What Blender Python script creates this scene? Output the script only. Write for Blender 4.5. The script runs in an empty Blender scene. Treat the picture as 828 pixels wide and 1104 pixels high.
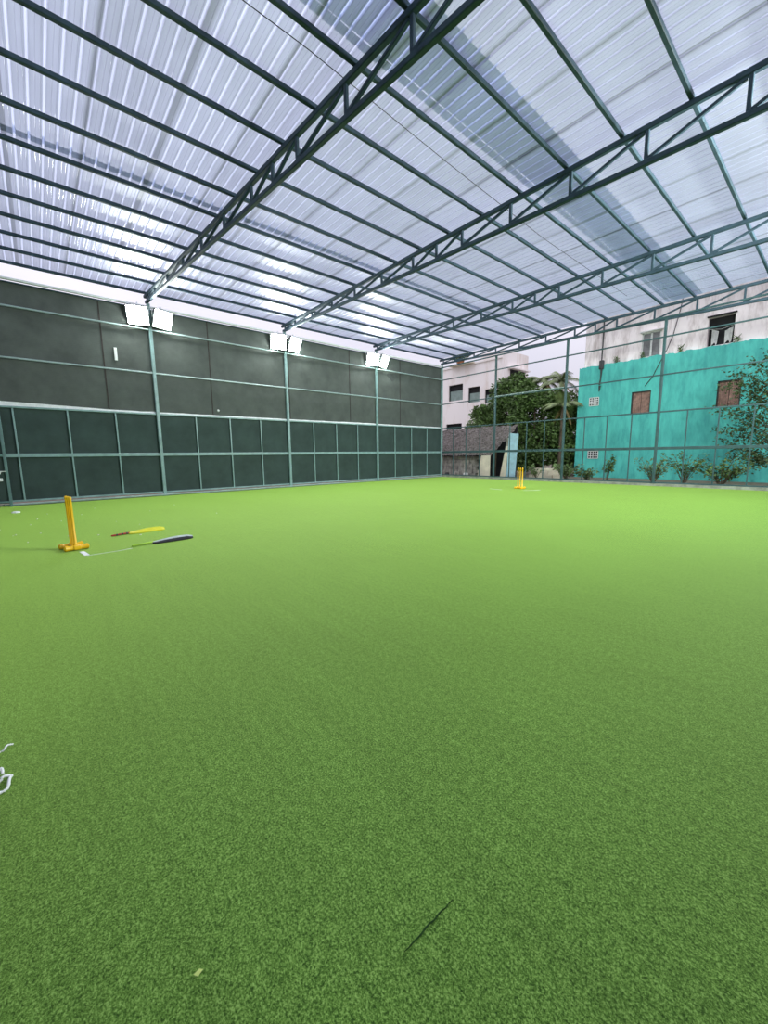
import bpy, math, random
from mathutils import Vector, Matrix, noise
random.seed(7)
C = bpy.context.scene.collection
PI = math.pi

# ------------------------------------------------------------------ materials
def mat(name, col=(.5, .5, .5), rough=.6, metal=0.0, noise_s=None, var=.25, bump=0.0, bump_s=None,
        emit=None, estr=0, spec=.5, dark=None, sheen=0.0, coat=0.0):
    m = bpy.data.materials.new(name); m.use_nodes = True
    nt = m.node_tree; N = nt.nodes; L = nt.links
    b = N['Principled BSDF']
    b.inputs['Base Color'].default_value = (*col, 1)
    b.inputs['Roughness'].default_value = rough
    b.inputs['Metallic'].default_value = metal
    b.inputs['Specular IOR Level'].default_value = spec
    if sheen: b.inputs['Sheen Weight'].default_value = sheen
    if coat: b.inputs['Coat Weight'].default_value = coat
    if emit:
        b.inputs['Emission Color'].default_value = (*emit, 1); b.inputs['Emission Strength'].default_value = estr
    if noise_s:
        tc = N.new('ShaderNodeTexCoord'); nz = N.new('ShaderNodeTexNoise')
        nz.inputs['Scale'].default_value = noise_s; nz.inputs['Detail'].default_value = 6
        nz.inputs['Roughness'].default_value = .65
        L.new(tc.outputs['Object'], nz.inputs['Vector'])
        r = N.new('ShaderNodeValToRGB')
        d = dark or tuple(c * (1 - var) for c in col)
        h = tuple(min(1, c * (1 + var)) for c in col)
        r.color_ramp.elements[0].position = .32; r.color_ramp.elements[0].color = (*d, 1)
        r.color_ramp.elements[1].position = .68; r.color_ramp.elements[1].color = (*h, 1)
        L.new(nz.outputs['Fac'], r.inputs['Fac']); L.new(r.outputs['Color'], b.inputs['Base Color'])
    if bump:
        tc = N.new('ShaderNodeTexCoord'); nb = N.new('ShaderNodeTexNoise')
        nb.inputs['Scale'].default_value = bump_s or (noise_s or 10) * 4; nb.inputs['Detail'].default_value = 4
        L.new(tc.outputs['Object'], nb.inputs['Vector'])
        bp = N.new('ShaderNodeBump'); bp.inputs['Strength'].default_value = bump; bp.inputs['Distance'].default_value = .02
        L.new(nb.outputs['Fac'], bp.inputs['Height']); L.new(bp.outputs['Normal'], b.inputs['Normal'])
    return m

M = {}
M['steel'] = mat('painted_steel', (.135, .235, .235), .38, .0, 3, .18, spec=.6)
M['steel_light'] = mat('lit_painted_steel', (.25, .39, .39), .38, .0, 4, .2, spec=.6)  # same paint as the steel, lightened for lamp light on the left wall
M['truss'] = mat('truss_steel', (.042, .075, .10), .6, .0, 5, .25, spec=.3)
M['steel_back'] = mat('shaded_painted_steel', (.045, .095, .10), .5, .0, 3, .2, spec=.35)  # same paint again, darkened for the shade on the back fence
M['rod'] = mat('pale_pipe', (.34, .44, .43), .35, .1, 5, .2)
M['yellow'] = mat('yellow_plastic', (.95, .55, .01), .35, 0, 8, .06, spec=.5)
M['white'] = mat('white_cloth', (.9, .92, .9), .8, 0, 9, .12)
M['chalk'] = mat('crease_paint', (.62, .72, .58), .9, 0, 60, .25)
M['black'] = mat('black_rubber', (.02, .02, .025), .5, 0, 20, .3)
M['lime'] = mat('lime_grip', (.38, .62, .05), .6, 0, 40, .2)
M['red'] = mat('red_grip', (.42, .03, .02), .6, 0, 40, .3)
M['batyellow'] = mat('yellow_bat', (.80, .78, .05), .35, 0, 12, .08)
M['batwhite'] = mat('white_bat_face', (.55, .62, .60), .4, 0, 12, .1)
M['housing'] = mat('lamp_housing', (.08, .09, .09), .5, .3, 10, .2)
M['curb'] = mat('concrete_curb', (.30, .31, .26), .9, 0, 4, .35, bump=.5)
M['earth'] = mat('earth', (.14, .12, .08), 1, 0, 2, .5, bump=.6)
M['glassdark'] = mat('dark_glass', (.03, .07, .06), .25, 0, 2, .5)
M['dark'] = mat('dark_interior', (.012, .012, .014), .9, 0, 3, .4)  # near-black sheets painted for the shade inside windows, vents and shed
M['woodshut'] = mat('brown_shutter', (.25, .15, .12), .8, 0, 7, .45, bump=.3)
M['frame_white'] = mat('white_frame', (.55, .56, .55), .7, 0, 8, .2)
M['pane_grey'] = mat('grey_pane', (.17, .17, .18), .4, 0, 5, .3)
M['cream'] = mat('cream_plaster', (.66, .60, .47), .9, 0, 1.5, .2, bump=.2)
M['blue_panel'] = mat('pale_blue_sheet', (.38, .60, .70), .6, 0, 4, .15)
M['bark'] = mat('bark', (.10, .075, .05), .95, 0, 12, .4, bump=.8)
M['frond_dry'] = mat('dry_frond', (.33, .24, .11), .9, 0, 5, .3)
M['pipe_dark'] = mat('dark_pipe', (.03, .035, .035), .6, 0, 6, .4)
M['terracotta'] = mat('terracotta', (.35, .14, .06), .9, 0, 6, .3)

def leafmat(name, c, var=.55):
    m = mat(name, c, .55, 0, 2.2, var, dark=tuple(x * .35 for x in c), spec=.35)
    b = m.node_tree.nodes['Principled BSDF']
    b.inputs['Subsurface Weight'].default_value = 0
    return m
M['leaf'] = leafmat('leaf_green', (.095, .165, .045))
M['leaf_light'] = leafmat('leaf_light', (.13, .20, .07))
M['leaf_dark'] = leafmat('leaf_dark', (.06, .10, .035))
M['palm'] = leafmat('palm_leaf', (.17, .22, .09))

def turf_material():
    m = bpy.data.materials.new('artificial_turf'); m.use_nodes = True
    nt = m.node_tree; N = nt.nodes; L = nt.links; b = N['Principled BSDF']
    tc = N.new('ShaderNodeTexCoord')
    def nz(s, d=3, r=.6, vec=None):
        n = N.new('ShaderNodeTexNoise'); n.inputs['Scale'].default_value = s
        n.inputs['Detail'].default_value = d; n.inputs['Roughness'].default_value = r
        L.new(vec or tc.outputs['Object'], n.inputs['Vector']); return n
    fine = nz(135, 2, .9); mid = nz(34, 3, .6); big = nz(.55, 3, .5)
    mp = N.new('ShaderNodeMapping'); mp.inputs['Scale'].default_value = (1.0, 9, 1); mp.inputs['Rotation'].default_value = (0, 0, .35)
    L.new(tc.outputs['Object'], mp.inputs['Vector']); streak = nz(.9, 3, .6, mp.outputs['Vector'])
    r = N.new('ShaderNodeValToRGB'); e = r.color_ramp.elements
    e[0].position = .38; e[0].color = (.012, .050, .006, 1)
    e[1].position = .62; e[1].color = (.26, .44, .105, 1)
    x = e.new(.5); x.color = (.098, .212, .030, 1)
    a = N.new('ShaderNodeMath'); a.operation = 'MULTIPLY_ADD'; a.inputs[1].default_value = .22
    L.new(mid.outputs['Fac'], a.inputs[0])
    a0 = N.new('ShaderNodeMath'); a0.operation = 'MULTIPLY'; a0.inputs[1].default_value = .78
    L.new(fine.outputs['Fac'], a0.inputs[0]); L.new(a0.outputs[0], a.inputs[2])
    L.new(a.outputs[0], r.inputs['Fac'])
    # broad wear patches and brushed streaks
    s = N.new('ShaderNodeMath'); s.operation = 'ADD'; L.new(big.outputs['Fac'], s.inputs[0]); L.new(streak.outputs['Fac'], s.inputs[1])
    mr = N.new('ShaderNodeMapRange'); mr.inputs['From Min'].default_value = .7; mr.inputs['From Max'].default_value = 1.3
    mr.inputs['To Min'].default_value = .88; mr.inputs['To Max'].default_value = 1.12; L.new(s.outputs[0], mr.inputs['Value'])
    mu = N.new('ShaderNodeVectorMath'); mu.operation = 'SCALE'
    L.new(r.outputs['Color'], mu.inputs[0]); L.new(mr.outputs['Result'], mu.inputs['Scale'])
    L.new(mu.outputs['Vector'], b.inputs['Base Color'])
    b.inputs['Roughness'].default_value = .75
    b.inputs['Specular IOR Level'].default_value = .15
    b.inputs['Sheen Weight'].default_value = .75
    b.inputs['Sheen Roughness'].default_value = .45
    b.inputs['Sheen Tint'].default_value = (.62, .95, .16, 1)
    bp = N.new('ShaderNodeBump'); bp.inputs['Strength'].default_value = .7; bp.inputs['Distance'].default_value = .005
    L.new(fine.outputs['Fac'], bp.inputs['Height']); L.new(bp.outputs['Normal'], b.inputs['Normal'])
    return m
M['turf'] = turf_material()

def roof_material():
    m = bpy.data.materials.new('translucent_roof_sheet'); m.use_nodes = True
    nt = m.node_tree; N = nt.nodes; L = nt.links
    N.remove(N['Principled BSDF']); out = N['Material Output']
    tc = N.new('ShaderNodeTexCoord')
    n1 = N.new('ShaderNodeTexNoise'); n1.inputs['Scale'].default_value = 1.1; n1.inputs['Detail'].default_value = 5
    mp = N.new('ShaderNodeMapping'); mp.inputs['Scale'].default_value = (.4, 4, 1)
    L.new(tc.outputs['Object'], mp.inputs['Vector'])
    n2 = N.new('ShaderNodeTexNoise'); n2.inputs['Scale'].default_value = 2.2; n2.inputs['Detail'].default_value = 4
    L.new(mp.outputs['Vector'], n2.inputs['Vector']); L.new(tc.outputs['Object'], n1.inputs['Vector'])
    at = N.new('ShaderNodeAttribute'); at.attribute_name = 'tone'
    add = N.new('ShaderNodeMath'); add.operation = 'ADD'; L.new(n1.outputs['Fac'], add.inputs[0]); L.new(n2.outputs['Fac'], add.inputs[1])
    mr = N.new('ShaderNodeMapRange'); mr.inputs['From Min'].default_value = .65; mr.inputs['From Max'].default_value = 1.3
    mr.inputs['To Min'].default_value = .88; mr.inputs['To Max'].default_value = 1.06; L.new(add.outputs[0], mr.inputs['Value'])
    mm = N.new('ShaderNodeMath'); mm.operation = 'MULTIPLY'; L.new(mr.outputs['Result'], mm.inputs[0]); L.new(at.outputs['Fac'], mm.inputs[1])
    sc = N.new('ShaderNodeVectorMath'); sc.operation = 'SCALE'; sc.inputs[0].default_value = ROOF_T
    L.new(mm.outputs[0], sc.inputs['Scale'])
    tr = N.new('ShaderNodeBsdfTranslucent'); L.new(sc.outputs['Vector'], tr.inputs['Color'])
    df = N.new('ShaderNodeBsdfDiffuse'); df.inputs['Color'].default_value = (.62, .64, .68, 1)
    mx = N.new('ShaderNodeMixShader'); mx.inputs['Fac'].default_value = .10
    L.new(tr.outputs[0], mx.inputs[1]); L.new(df.outputs[0], mx.inputs[2])
    gl = N.new('ShaderNodeBsdfGlossy'); gl.inputs['Roughness'].default_value = .40
    gl.inputs['Color'].default_value = (1, 1, 1, 1)
    lw = N.new('ShaderNodeLayerWeight'); lw.inputs['Blend'].default_value = .5
    pw = N.new('ShaderNodeMath'); pw.operation = 'POWER'; pw.inputs[1].default_value = 4; L.new(lw.outputs['Facing'], pw.inputs[0])
    fr = N.new('ShaderNodeMath'); fr.operation = 'MULTIPLY_ADD'; fr.inputs[1].default_value = .22; fr.inputs[2].default_value = .20; L.new(pw.outputs[0], fr.inputs[0])
    mx2 = N.new('ShaderNodeMixShader'); L.new(fr.outputs[0], mx2.inputs['Fac'])
    L.new(mx.outputs[0], mx2.inputs[1]); L.new(gl.outputs[0], mx2.inputs[2])
    L.new(mx2.outputs[0], out.inputs['Surface'])
    return m
ROOF_T = (.50, .545, .655)
M['roof'] = roof_material()

def cloth_material(name, col, scale, BS=.3, spec=.3):
    m = mat(name, col, .7, 0, 1.3, .22, spec=spec)
    nt = m.node_tree; N = nt.nodes; L = nt.links; b = N['Principled BSDF']
    tc = N.new('ShaderNodeTexCoord'); w = N.new('ShaderNodeTexWave'); w.bands_direction = 'Z'
    w.inputs['Scale'].default_value = scale; w.inputs['Distortion'].default_value = 1.2
    L.new(tc.outputs['Object'], w.inputs['Vector'])
    bp = N.new('ShaderNodeBump'); bp.inputs['Strength'].default_value = BS; bp.inputs['Distance'].default_value = .01
    L.new(w.outputs['Fac'], bp.inputs['Height']); L.new(bp.outputs['Normal'], b.inputs['Normal'])
    return m
M['cloth'] = cloth_material('dark_shade_cloth', (.100, .113, .104), 6, .06)
M['cloth_low'] = cloth_material('green_shade_net', (.046, .074, .069), 14)
M['seam'] = mat('cloth_seam', (.045, .035, .032), .8, 0, 8, .3)
M['thatch'] = mat('thatch', (.20, .175, .165), 1, 0, 9, .5, bump=1.0, bump_s=22, dark=(.045, .038, .035))

def plaster(name, col, stain, amt_scale=1.2, streak=True, lo=.35, hi=.62):
    m = bpy.data.materials.new(name); m.use_nodes = True
    nt = m.node_tree; N = nt.nodes; L = nt.links; b = N['Principled BSDF']
    tc = N.new('ShaderNodeTexCoord')
    mp = N.new('ShaderNodeMapping'); mp.inputs['Scale'].default_value = (2.2, 2.2, .55); L.new(tc.outputs['Object'], mp.inputs['Vector'])
    a = N.new('ShaderNodeTexNoise'); a.inputs['Scale'].default_value = amt_scale; a.inputs['Detail'].default_value = 9; a.inputs['Roughness'].default_value = .7
    L.new(mp.outputs['Vector'], a.inputs['Vector'])
    r = N.new('ShaderNodeValToRGB'); r.color_ramp.elements[0].position = lo; r.color_ramp.elements[1].position = hi
    r.color_ramp.elements[0].color = (*stain, 1); r.color_ramp.elements[1].color = (*col, 1)
    L.new(a.outputs['Fac'], r.inputs['Fac']); L.new(r.outputs['Color'], b.inputs['Base Color'])
    b.inputs['Roughness'].default_value = .9
    return m
M['teal'] = plaster('teal_paint', (.085, .49, .43), (.045, .30, .285), 1.7, lo=.3, hi=.6)
M['upper_white'] = plaster('weathered_white', (.84, .77, .78), (.40, .33, .32), 1.0, lo=.3, hi=.55)
M['bldg_white'] = plaster('pinkish_white', (.95, .90, .87), (.74, .64, .56), .5, lo=.25, hi=.5)
M['blocks'] = plaster('rough_blocks', (.40, .38, .33), (.13, .12, .11), 2.6, lo=.35, hi=.6)
M['lamp'] = mat('lamp_diffuser', (.9, .9, .9), .4, emit=(.93, 1.0, .96), estr=150)

# ------------------------------------------------------------------ mesh helpers
class MB:
    def __init__(s): s.v = []; s.f = []; s.mi = []; s.cur = 0
    def add(s, vs, fs):
        o = len(s.v); s.v += [tuple(v) for v in vs]
        for f in fs: s.f.append(tuple(i + o for i in f)); s.mi.append(s.cur)
    def box(s, x0, x1, y0, y1, z0, z1, bev=0):
        if bev:
            return s.bbox(x0, x1, y0, y1, z0, z1, bev)
        s.add([(x0,y0,z0),(x1,y0,z0),(x1,y1,z0),(x0,y1,z0),(x0,y0,z1),(x1,y0,z1),(x1,y1,z1),(x0,y1,z1)],
              [(0,3,2,1),(4,5,6,7),(0,1,5,4),(1,2,6,5),(2,3,7,6),(3,0,4,7)])
    def bbox(s, x0, x1, y0, y1, z0, z1, b):
        # chamfered box: loft of four octagonal rings along z
        def ring(i, z):
            a = i
            return [(x0+a+b,y0+a,z),(x1-a-b,y0+a,z),(x1-a,y0+a+b,z),(x1-a,y1-a-b,z),(x1-a-b,y1-a,z),(x0+a+b,y1-a,z),(x0+a,y1-a-b,z),(x0+a,y0+a+b,z)]
        s.loft([ring(b*.5, z0), ring(0, z0+b), ring(0, z1-b), ring(b*.5, z1)])
    def loft(s, rings, cap=True):
        n = len(rings[0]); vs = [p for r in rings for p in r]; fs = []
        for k in range(len(rings)-1):
            for i in range(n):
                j = (i+1) % n
                fs.append((k*n+i, k*n+j, (k+1)*n+j, (k+1)*n+i))
        if cap:
            fs.append(tuple(range(n-1, -1, -1))); fs.append(tuple((len(rings)-1)*n+i for i in range(n)))
        s.add(vs, fs)
    def bar(s, a, b, w, h=None, up=(0,0,1)):
        a = Vector(a); b = Vector(b); h = h or w; d = (b-a).normalized(); up = Vector(up)
        if abs(d.dot(up)) > .99: up = Vector((0,1,0))
        x = d.cross(up).normalized(); y = x.cross(d).normalized(); c = min(w, h)*.14
        def ring(p): return [p + x*u + y*v for u, v in
            [(-w/2+c,-h/2),(w/2-c,-h/2),(w/2,-h/2+c),(w/2,h/2-c),(w/2-c,h/2),(-w/2+c,h/2),(-w/2,h/2-c),(-w/2,-h/2+c)]]
        s.loft([ring(a), ring(b)])
    def tube(s, pts, rad, n=8, cap=True):
        pts = [Vector(p) for p in pts]; rings = []
        R = rad if isinstance(rad, (list, tuple)) else [rad]*len(pts)
        px = None
        for i, p in enumerate(pts):
            d = (pts[min(i+1, len(pts)-1)] - pts[max(i-1, 0)]).normalized()
            if px is None:
                u = Vector((0,0,1)) if abs(d.z) < .9 else Vector((1,0,0)); px = d.cross(u).normalized()
            else: px = (px - d*px.dot(d)).normalized()
            py = d.cross(px)
            rings.append([p + (px*math.cos(t)+py*math.sin(t))*R[i] for t in [2*PI*k/n for k in range(n)]])
        s.loft(rings, cap)
    def build(s, name, m, parent=None, smooth=False, loc=None):
        me = bpy.data.meshes.new(name); off = Vector(loc) if loc else Vector((0,0,0))
        me.from_pydata([tuple(Vector(v)-off) for v in s.v], [], s.f); me.update()
        ms = m if isinstance(m, (list, tuple)) else [m]
        for q in ms: me.materials.append(q)
        if len(ms) > 1: me.polygons.foreach_set('material_index', s.mi)
        if smooth: me.polygons.foreach_set('use_smooth', [True]*len(me.polygons))
        o = bpy.data.objects.new(name, me); C.objects.link(o)
        if parent: o.parent = parent
        if loc: o.location = loc
        return o

def tag(o, label, cat=None, group=None, kind=None):
    if label: o['label'] = label
    if cat: o['category'] = cat
    if group: o['group'] = group
    if kind: o['kind'] = kind
    return o
def thing(name, loc, label, cat, group=None, rz=0):
    o = bpy.data.objects.new(name, None); C.objects.link(o); o.location = loc; o.rotation_euler = (0,0,rz)
    o.empty_display_size = .1
    return tag(o, label, cat, group)
def struct(o, label=None):
    o['kind'] = 'structure'
    if label: o['label'] = label
    return o
ORD = ['first','second','third','fourth','fifth','sixth','seventh','eighth','ninth','tenth','eleventh','twelfth','thirteenth','fourteenth','fifteenth','sixteenth','seventeenth']

# levels measured from the photograph (metres)
ZB, ZM, ZT, ZA, ZR = .134, 1.469, 2.859, 4.234, 5.65
SL, SB = 5.0, 3.674
WX = 17.2      # right side of the court
RY = -24.0     # behind the camera

# ------------------------------------------------------------------ floor and ground
b = MB(); b.add([(.06,RY,0),(WX,RY,0),(WX,-.06,0),(.06,-.06,0),(.06,RY,-.03),(WX,RY,-.03),(WX,-.06,-.03),(.06,-.06,-.03)],
               [(0,1,2,3),(4,7,6,5),(0,4,5,1),(1,5,6,2),(2,6,7,3),(3,7,4,0)])
struct(b.build('floor', M['turf']), 'bright green artificial turf covering the whole court')
b = MB(); b.box(-40, 45, -40, 45, -.35, -.032)
struct(b.build('ground', M['earth']), 'bare earth outside the court')

# concrete curbs below the two fences
b = MB()
b.box(-.16, .05, RY, .10, -.03, .055); o = struct(b.build('trim_1', M['curb']), 'low concrete curb under the left wall')
b = MB(); b.box(.05, WX, -.05, .16, -.03, .10); struct(b.build('trim_2', M['curb']), 'low concrete curb under the open fence at the back')

# crease marks and slit
def strip(name, pts, w, m, label, cat, group=None, z=.004):
    b = MB(); P = [Vector((x, y, z)) for x, y in pts]; L_, R_ = [], []
    for i, p in enumerate(P):
        d = (P[min(i+1, len(P)-1)]-P[max(i-1, 0)]).normalized(); n = Vector((-d.y, d.x, 0))
        ww = w[i] if isinstance(w, list) else w
        L_.append(p+n*ww/2); R_.append(p-n*ww/2)
    k = len(P); top = L_+R_; bot = [q-Vector((0,0,z-.0005)) for q in top]
    fs = []
    for i in range(k-1):
        fs += [(i, k+i, k+i+1, i+1), (2*k+i, 2*k+i+1, 3*k+i+1, 3*k+i), (i, i+1, 2*k+i+1, 2*k+i), (k+i+1, k+i, 3*k+i, 3*k+i+1)]
    fs += [(0, 2*k, 3*k, k), (k-1, 2*k-1, 4*k-1, 3*k-1)]
    b.add(top+bot, fs)
    return tag(b.build(name, m), label, cat, group)
strip('white_tape', [(8.74,-17.99),(9.07,-17.95)], .06, M['white'], 'short white tape piece on the turf at the foot of the near wicket', 'tape')
strip('crease_line', [(9.10,-17.95),(9.07,-17.6),(9.02,-17.40)], .018, M['chalk'], 'thin white crease line running from the near wicket towards the black-edged bat', 'line')
strip('crease_line', [(7.0,-5.18),(7.3,-5.24),(7.6,-5.30)], .05, M['chalk'], 'short faded white crease line left of the far wicket', 'line')
strip('crease_line', [(8.36,-5.1),(8.55,-4.85),(8.72,-4.55)], .05, M['chalk'], 'short faded white crease line right of the far wicket', 'line')
random.seed(3)
sp = [(15.273+.0*i+(15.276-15.273)*i/12+random.uniform(-.002,.002), -17.719+.2*i/12) for i in range(13)]
M['slit'] = mat('slit_dark', (.012, .05, .006), 1, 0, 90, .4)  # dark green of the cut in the turf
M['scrap_green'] = mat('leaf_scrap_green', (.75,.9,.25), .7, 0, 40, .1)
M['debris'] = mat('pale_debris', (.75, .82, .6), .9, 0, 40, .2)
strip('turf_slit', sp, [.0006,.002,.0035,.003,.004,.0045,.004,.003,.0035,.003,.002,.0015,.0005], M['slit'], 'short dark slit in the turf joint in the foreground', 'slit', z=.003)

# torn net pieces at the left edge of the view
def tubes(name, paths, r, m, label, cat, group=None):
    b = MB()
    for p in paths:
        P = [Vector(q) for q in p]; P = [P[0]]+P+[P[-1]]; out = []
        for i in range(1, len(P)-2):
            for k in range(5):
                u = k/5; a, c, d, e = P[i-1], P[i], P[i+1], P[i+2]
                out.append(.5*((2*c)+(d-a)*u+(2*a-5*c+4*d-e)*u*u+(3*c-a-3*d+e)*u**3))
        out.append(P[-1]); b.tube(out, [r*(.55+.6*abs(math.sin(i*1.7))) for i in range(len(out))], 6)
    return tag(b.build(name, m, smooth=True), label, cat, group)
z = .008
tubes('net_scrap', [[(13.50,-18.80,z),(13.52,-18.70,z),(13.506,-18.61,z),(13.505,-18.593,z+.006),(13.489,-18.584,z+.012),(13.474,-18.566,z)]], .0045, M['white'],
      'single curled strand of torn white net at the left edge of the turf', 'net scrap')
tubes('net_scrap', [[(13.70,-18.75,z),(13.74,-18.66,z),(13.741,-18.6,z),(13.731,-18.586,z+.012),(13.728,-18.56,z)],
                    [(13.728,-18.56,z),(13.76,-18.565,z+.008),(13.807,-18.571,z),(13.82,-18.60,z),(13.84,-18.7,z)],
                    [(13.68,-18.62,z),(13.66,-18.595,z+.01),(13.69,-18.59,z)],
                    [(13.84,-18.7,z),(13.78,-18.78,z),(13.70,-18.75,z)]], .006, M['white'],
      'looped strands of torn white net nearest the camera at the left edge', 'net scrap')
b = MB(); b.add([(14.944,-18.168,.005),(14.958,-18.160,.008),(14.956,-18.146,.014),(14.945,-18.153,.010),(14.951,-18.158,.001)],[(0,1,2,3),(0,4,1),(1,4,2),(2,4,3),(3,4,0)])
tag(b.build('leaf_scrap', M['scrap_green']), 'tiny yellow-green leaf scrap in the turf in the foreground', 'leaf')

scr = [(5.41,-19.03),(6.28,-18.78),(4.06,-18.49),(4.98,-18.59),(6.38,-18.44),(6.36,-18.81),(7.30,-18.6),(4.83,-18.09),(3.9,-17.67),(7.37,-17.66),(7.09,-18.07),
       (5.8,-17.2),(6.6,-16.9),(3.1,-18.3),(5.2,-17.9),(7.9,-17.1),(2.6,-17.3),(4.4,-16.3),(6.1,-15.2),(3.4,-15.5)]
for i, (x, y) in enumerate(scr):
    b = MB(); s = random.uniform(.011, .022); a = random.uniform(0, PI); n = 6
    top = [(x+s*math.cos(a+2*PI*k/n)*random.uniform(.6,1.1), y+s*math.sin(a+2*PI*k/n)*random.uniform(.5,1), .006+random.random()*.008) for k in range(n)]
    bot = [(p[0], p[1], .0008) for p in top]
    b.loft([bot, top])
    tag(b.build('paper_scrap', M['debris']), 'tiny pale scrap littering the turf behind the near wicket', 'scrap', 'pale scraps scattered on the turf around the near wicket')
b = MB(); b.loft([[(2.18+.11*math.cos(t)*c, -18.9+.09*math.sin(t)*c, zz) for t in [2*PI*k/8 for k in range(8)]] for c, zz in [(1,.001),(.9,.03),(.5,.04)]])
tag(b.build('paper_scrap', M['white']), 'larger crumpled white scrap at the foot of the gate post', 'scrap')

# ------------------------------------------------------------------ left wall cloth
b = MB()
b.box(-.075, -.06, RY, .02, ZT+.03, 6.33)
# vertical stitched seams
b.cur = 1
for y in (-19.7,-16.4,-13.1,-9.85,-6.62,-3.3):
    b.box(-.06, -.052, y-.018, y+.018, ZT+.04, 6.31)
struct(b.build('wall_left', [M['cloth'], M['seam']]), 'upper left wall of dark grey-green shade cloth with stitched seams')
# white hem drawn for the sky light showing between cloth and lower panels
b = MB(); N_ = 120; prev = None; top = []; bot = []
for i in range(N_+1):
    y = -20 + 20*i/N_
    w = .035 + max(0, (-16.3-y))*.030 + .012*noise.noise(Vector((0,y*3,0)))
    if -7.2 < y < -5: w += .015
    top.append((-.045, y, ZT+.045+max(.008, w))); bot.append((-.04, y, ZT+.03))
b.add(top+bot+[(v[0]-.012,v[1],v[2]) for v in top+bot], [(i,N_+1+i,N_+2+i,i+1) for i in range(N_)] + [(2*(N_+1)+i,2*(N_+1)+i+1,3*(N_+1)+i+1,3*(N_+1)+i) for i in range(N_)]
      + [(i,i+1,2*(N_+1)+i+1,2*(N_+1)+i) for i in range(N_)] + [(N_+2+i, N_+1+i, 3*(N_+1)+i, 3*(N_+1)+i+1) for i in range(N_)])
tag(b.build('light_gap_hem', M['white']), 'ragged white hem standing in for sky light through the gap above the left fence panels', 'hem')
b = MB(); b.bbox(-.055,-.03,-16.10,-16.02,4.53,4.93,.006)
tag(b.build('white_tag', M['white']), 'narrow white tag stuck high on the dark cloth left of the first lamp post', 'tag')
b = MB(); b.loft([[(-.052+dx, -12.9+.045*c*math.cos(t), 3.12+.045*c*math.sin(t)) for t in [2*PI*k/10 for k in range(10)]] for dx, c in [(0,1),(.02,.9),(.03,.4)]])
tag(b.build('round_cap', M['white']), 'small round white button on the dark cloth just above the fence rail', 'button')
b = MB(); b.add([(-.05,-4.25,5.45),(-.05,-3.85,5.15),(-.05,-3.45,5.45),(-.05,-3.85,5.85),(-.058,-4.25,5.45),(-.058,-3.85,5.15),(-.058,-3.45,5.45),(-.058,-3.85,5.85)],
    [(0,1,2,3),(7,6,5,4),(0,4,5,1),(1,5,6,2),(2,6,7,3),(3,7,4,0)])
M['patch'] = mat('cloth_patch', (.075,.085,.08), .8, 0, 8, .2)
tag(b.build('cloth_patch', M['patch']), 'faint diamond-shaped patch on the dark cloth near the far corner', 'patch')
# top beam of the wall
b = MB(); b.bar((0,RY,6.39),(0,.1,6.39), .09, .06)
M['galv'] = mat('bright_flashing', (.92,.94,.95), .5, .0, 4, .1)
tag(b.build('top_beam', M['galv']), 'bright metal beam along the top of the dark left wall', 'beam')
b = MB(); b.bar((.02,RY,6.30),(.02,0,6.30), .03, .03)
tag(b.build('cable', M['truss']), 'thin dark cable along the top edge of the left wall', 'cable')

# ------------------------------------------------------------------ posts
LP = ['in the far corner where the dark wall meets the open fence', 'under the farthest lamps on the left wall',
      'under the middle lamps on the left wall', 'under the nearest lamps on the left wall']
for k in range(4):
    b = MB(); w = .10
    b.bbox(-w/2+.02, w/2+.02, -w/2, w/2, 0, 6.50, .01)
    t = thing('steel_post', (0,-SL*k,0), 'tall grey-green steel post ' + LP[k], 'post', 'posts of the left wall')
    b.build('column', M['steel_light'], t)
    c = MB(); c.bbox(-.11,.13,-.11,.11,0,.015,.004); c.build('base_plate', M['steel'], t)
BP = [None, 'first along the open back fence from the dark wall', 'second along the open back fence from the dark wall, before the trees',
      'third along the open back fence, in front of the teal building', 'last along the open back fence, past the right edge']
for k in range(1, 5):
    t = thing('steel_post', (SB*k,.0,0), 'tall post, ' + BP[k], 'post', 'posts of the back fence')
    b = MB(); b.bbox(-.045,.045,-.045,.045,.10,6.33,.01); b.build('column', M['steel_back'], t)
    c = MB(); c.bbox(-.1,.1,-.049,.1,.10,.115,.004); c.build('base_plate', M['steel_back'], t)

# ------------------------------------------------------------------ fence panels
def panel(p0, ax, length, label, group, cloth, m, mid_w):
    # ax 'y': runs towards -Y at X=0; ax 'x': runs towards +X at Y=0
    t = thing('fence_panel', p0, label, 'fence panel', group, rz=-PI/2 if ax == 'y' else 0)
    a, e = .05, length-.05
    def rail(n, z, h, d, x0=a, x1=e):
        b = MB(); b.bar((x0,0,z),(x1,0,z), d, h); b.build(n, m, t)
    rail('top_rail', ZT, .055, .05); rail('mid_rail', ZM, .11, .055); rail('bottom_rail', ZB, .05, .05)
    for i in (1,2,3):
        b = MB(); x = length*i/4
        b.bar((x,0,ZB+.025),(x,0,ZM-.055), .042, .042); b.bar((x,0,ZM+.055),(x,0,ZT-.027), .042, .042)
        b.build('stud', m, t)
    if cloth:
        b = MB(); b.box(0, length, -.062, -.05, ZB-.02, ZT+.02); b.build('net_sheet', M['cloth_low'], t)
LN = ['next to the far corner', 'between the farthest and middle lamps', 'between the middle and nearest lamps', 'beside the gate, left of the nearest lamps']
for k in range(4):
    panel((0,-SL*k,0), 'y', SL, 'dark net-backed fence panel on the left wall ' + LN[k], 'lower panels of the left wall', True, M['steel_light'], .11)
BN = ['nearest the dark wall, in front of the thatched shed', 'behind the far wicket, in front of the trees', 'in front of the left end of the teal building', 'in front of the right end of the teal building']
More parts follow.
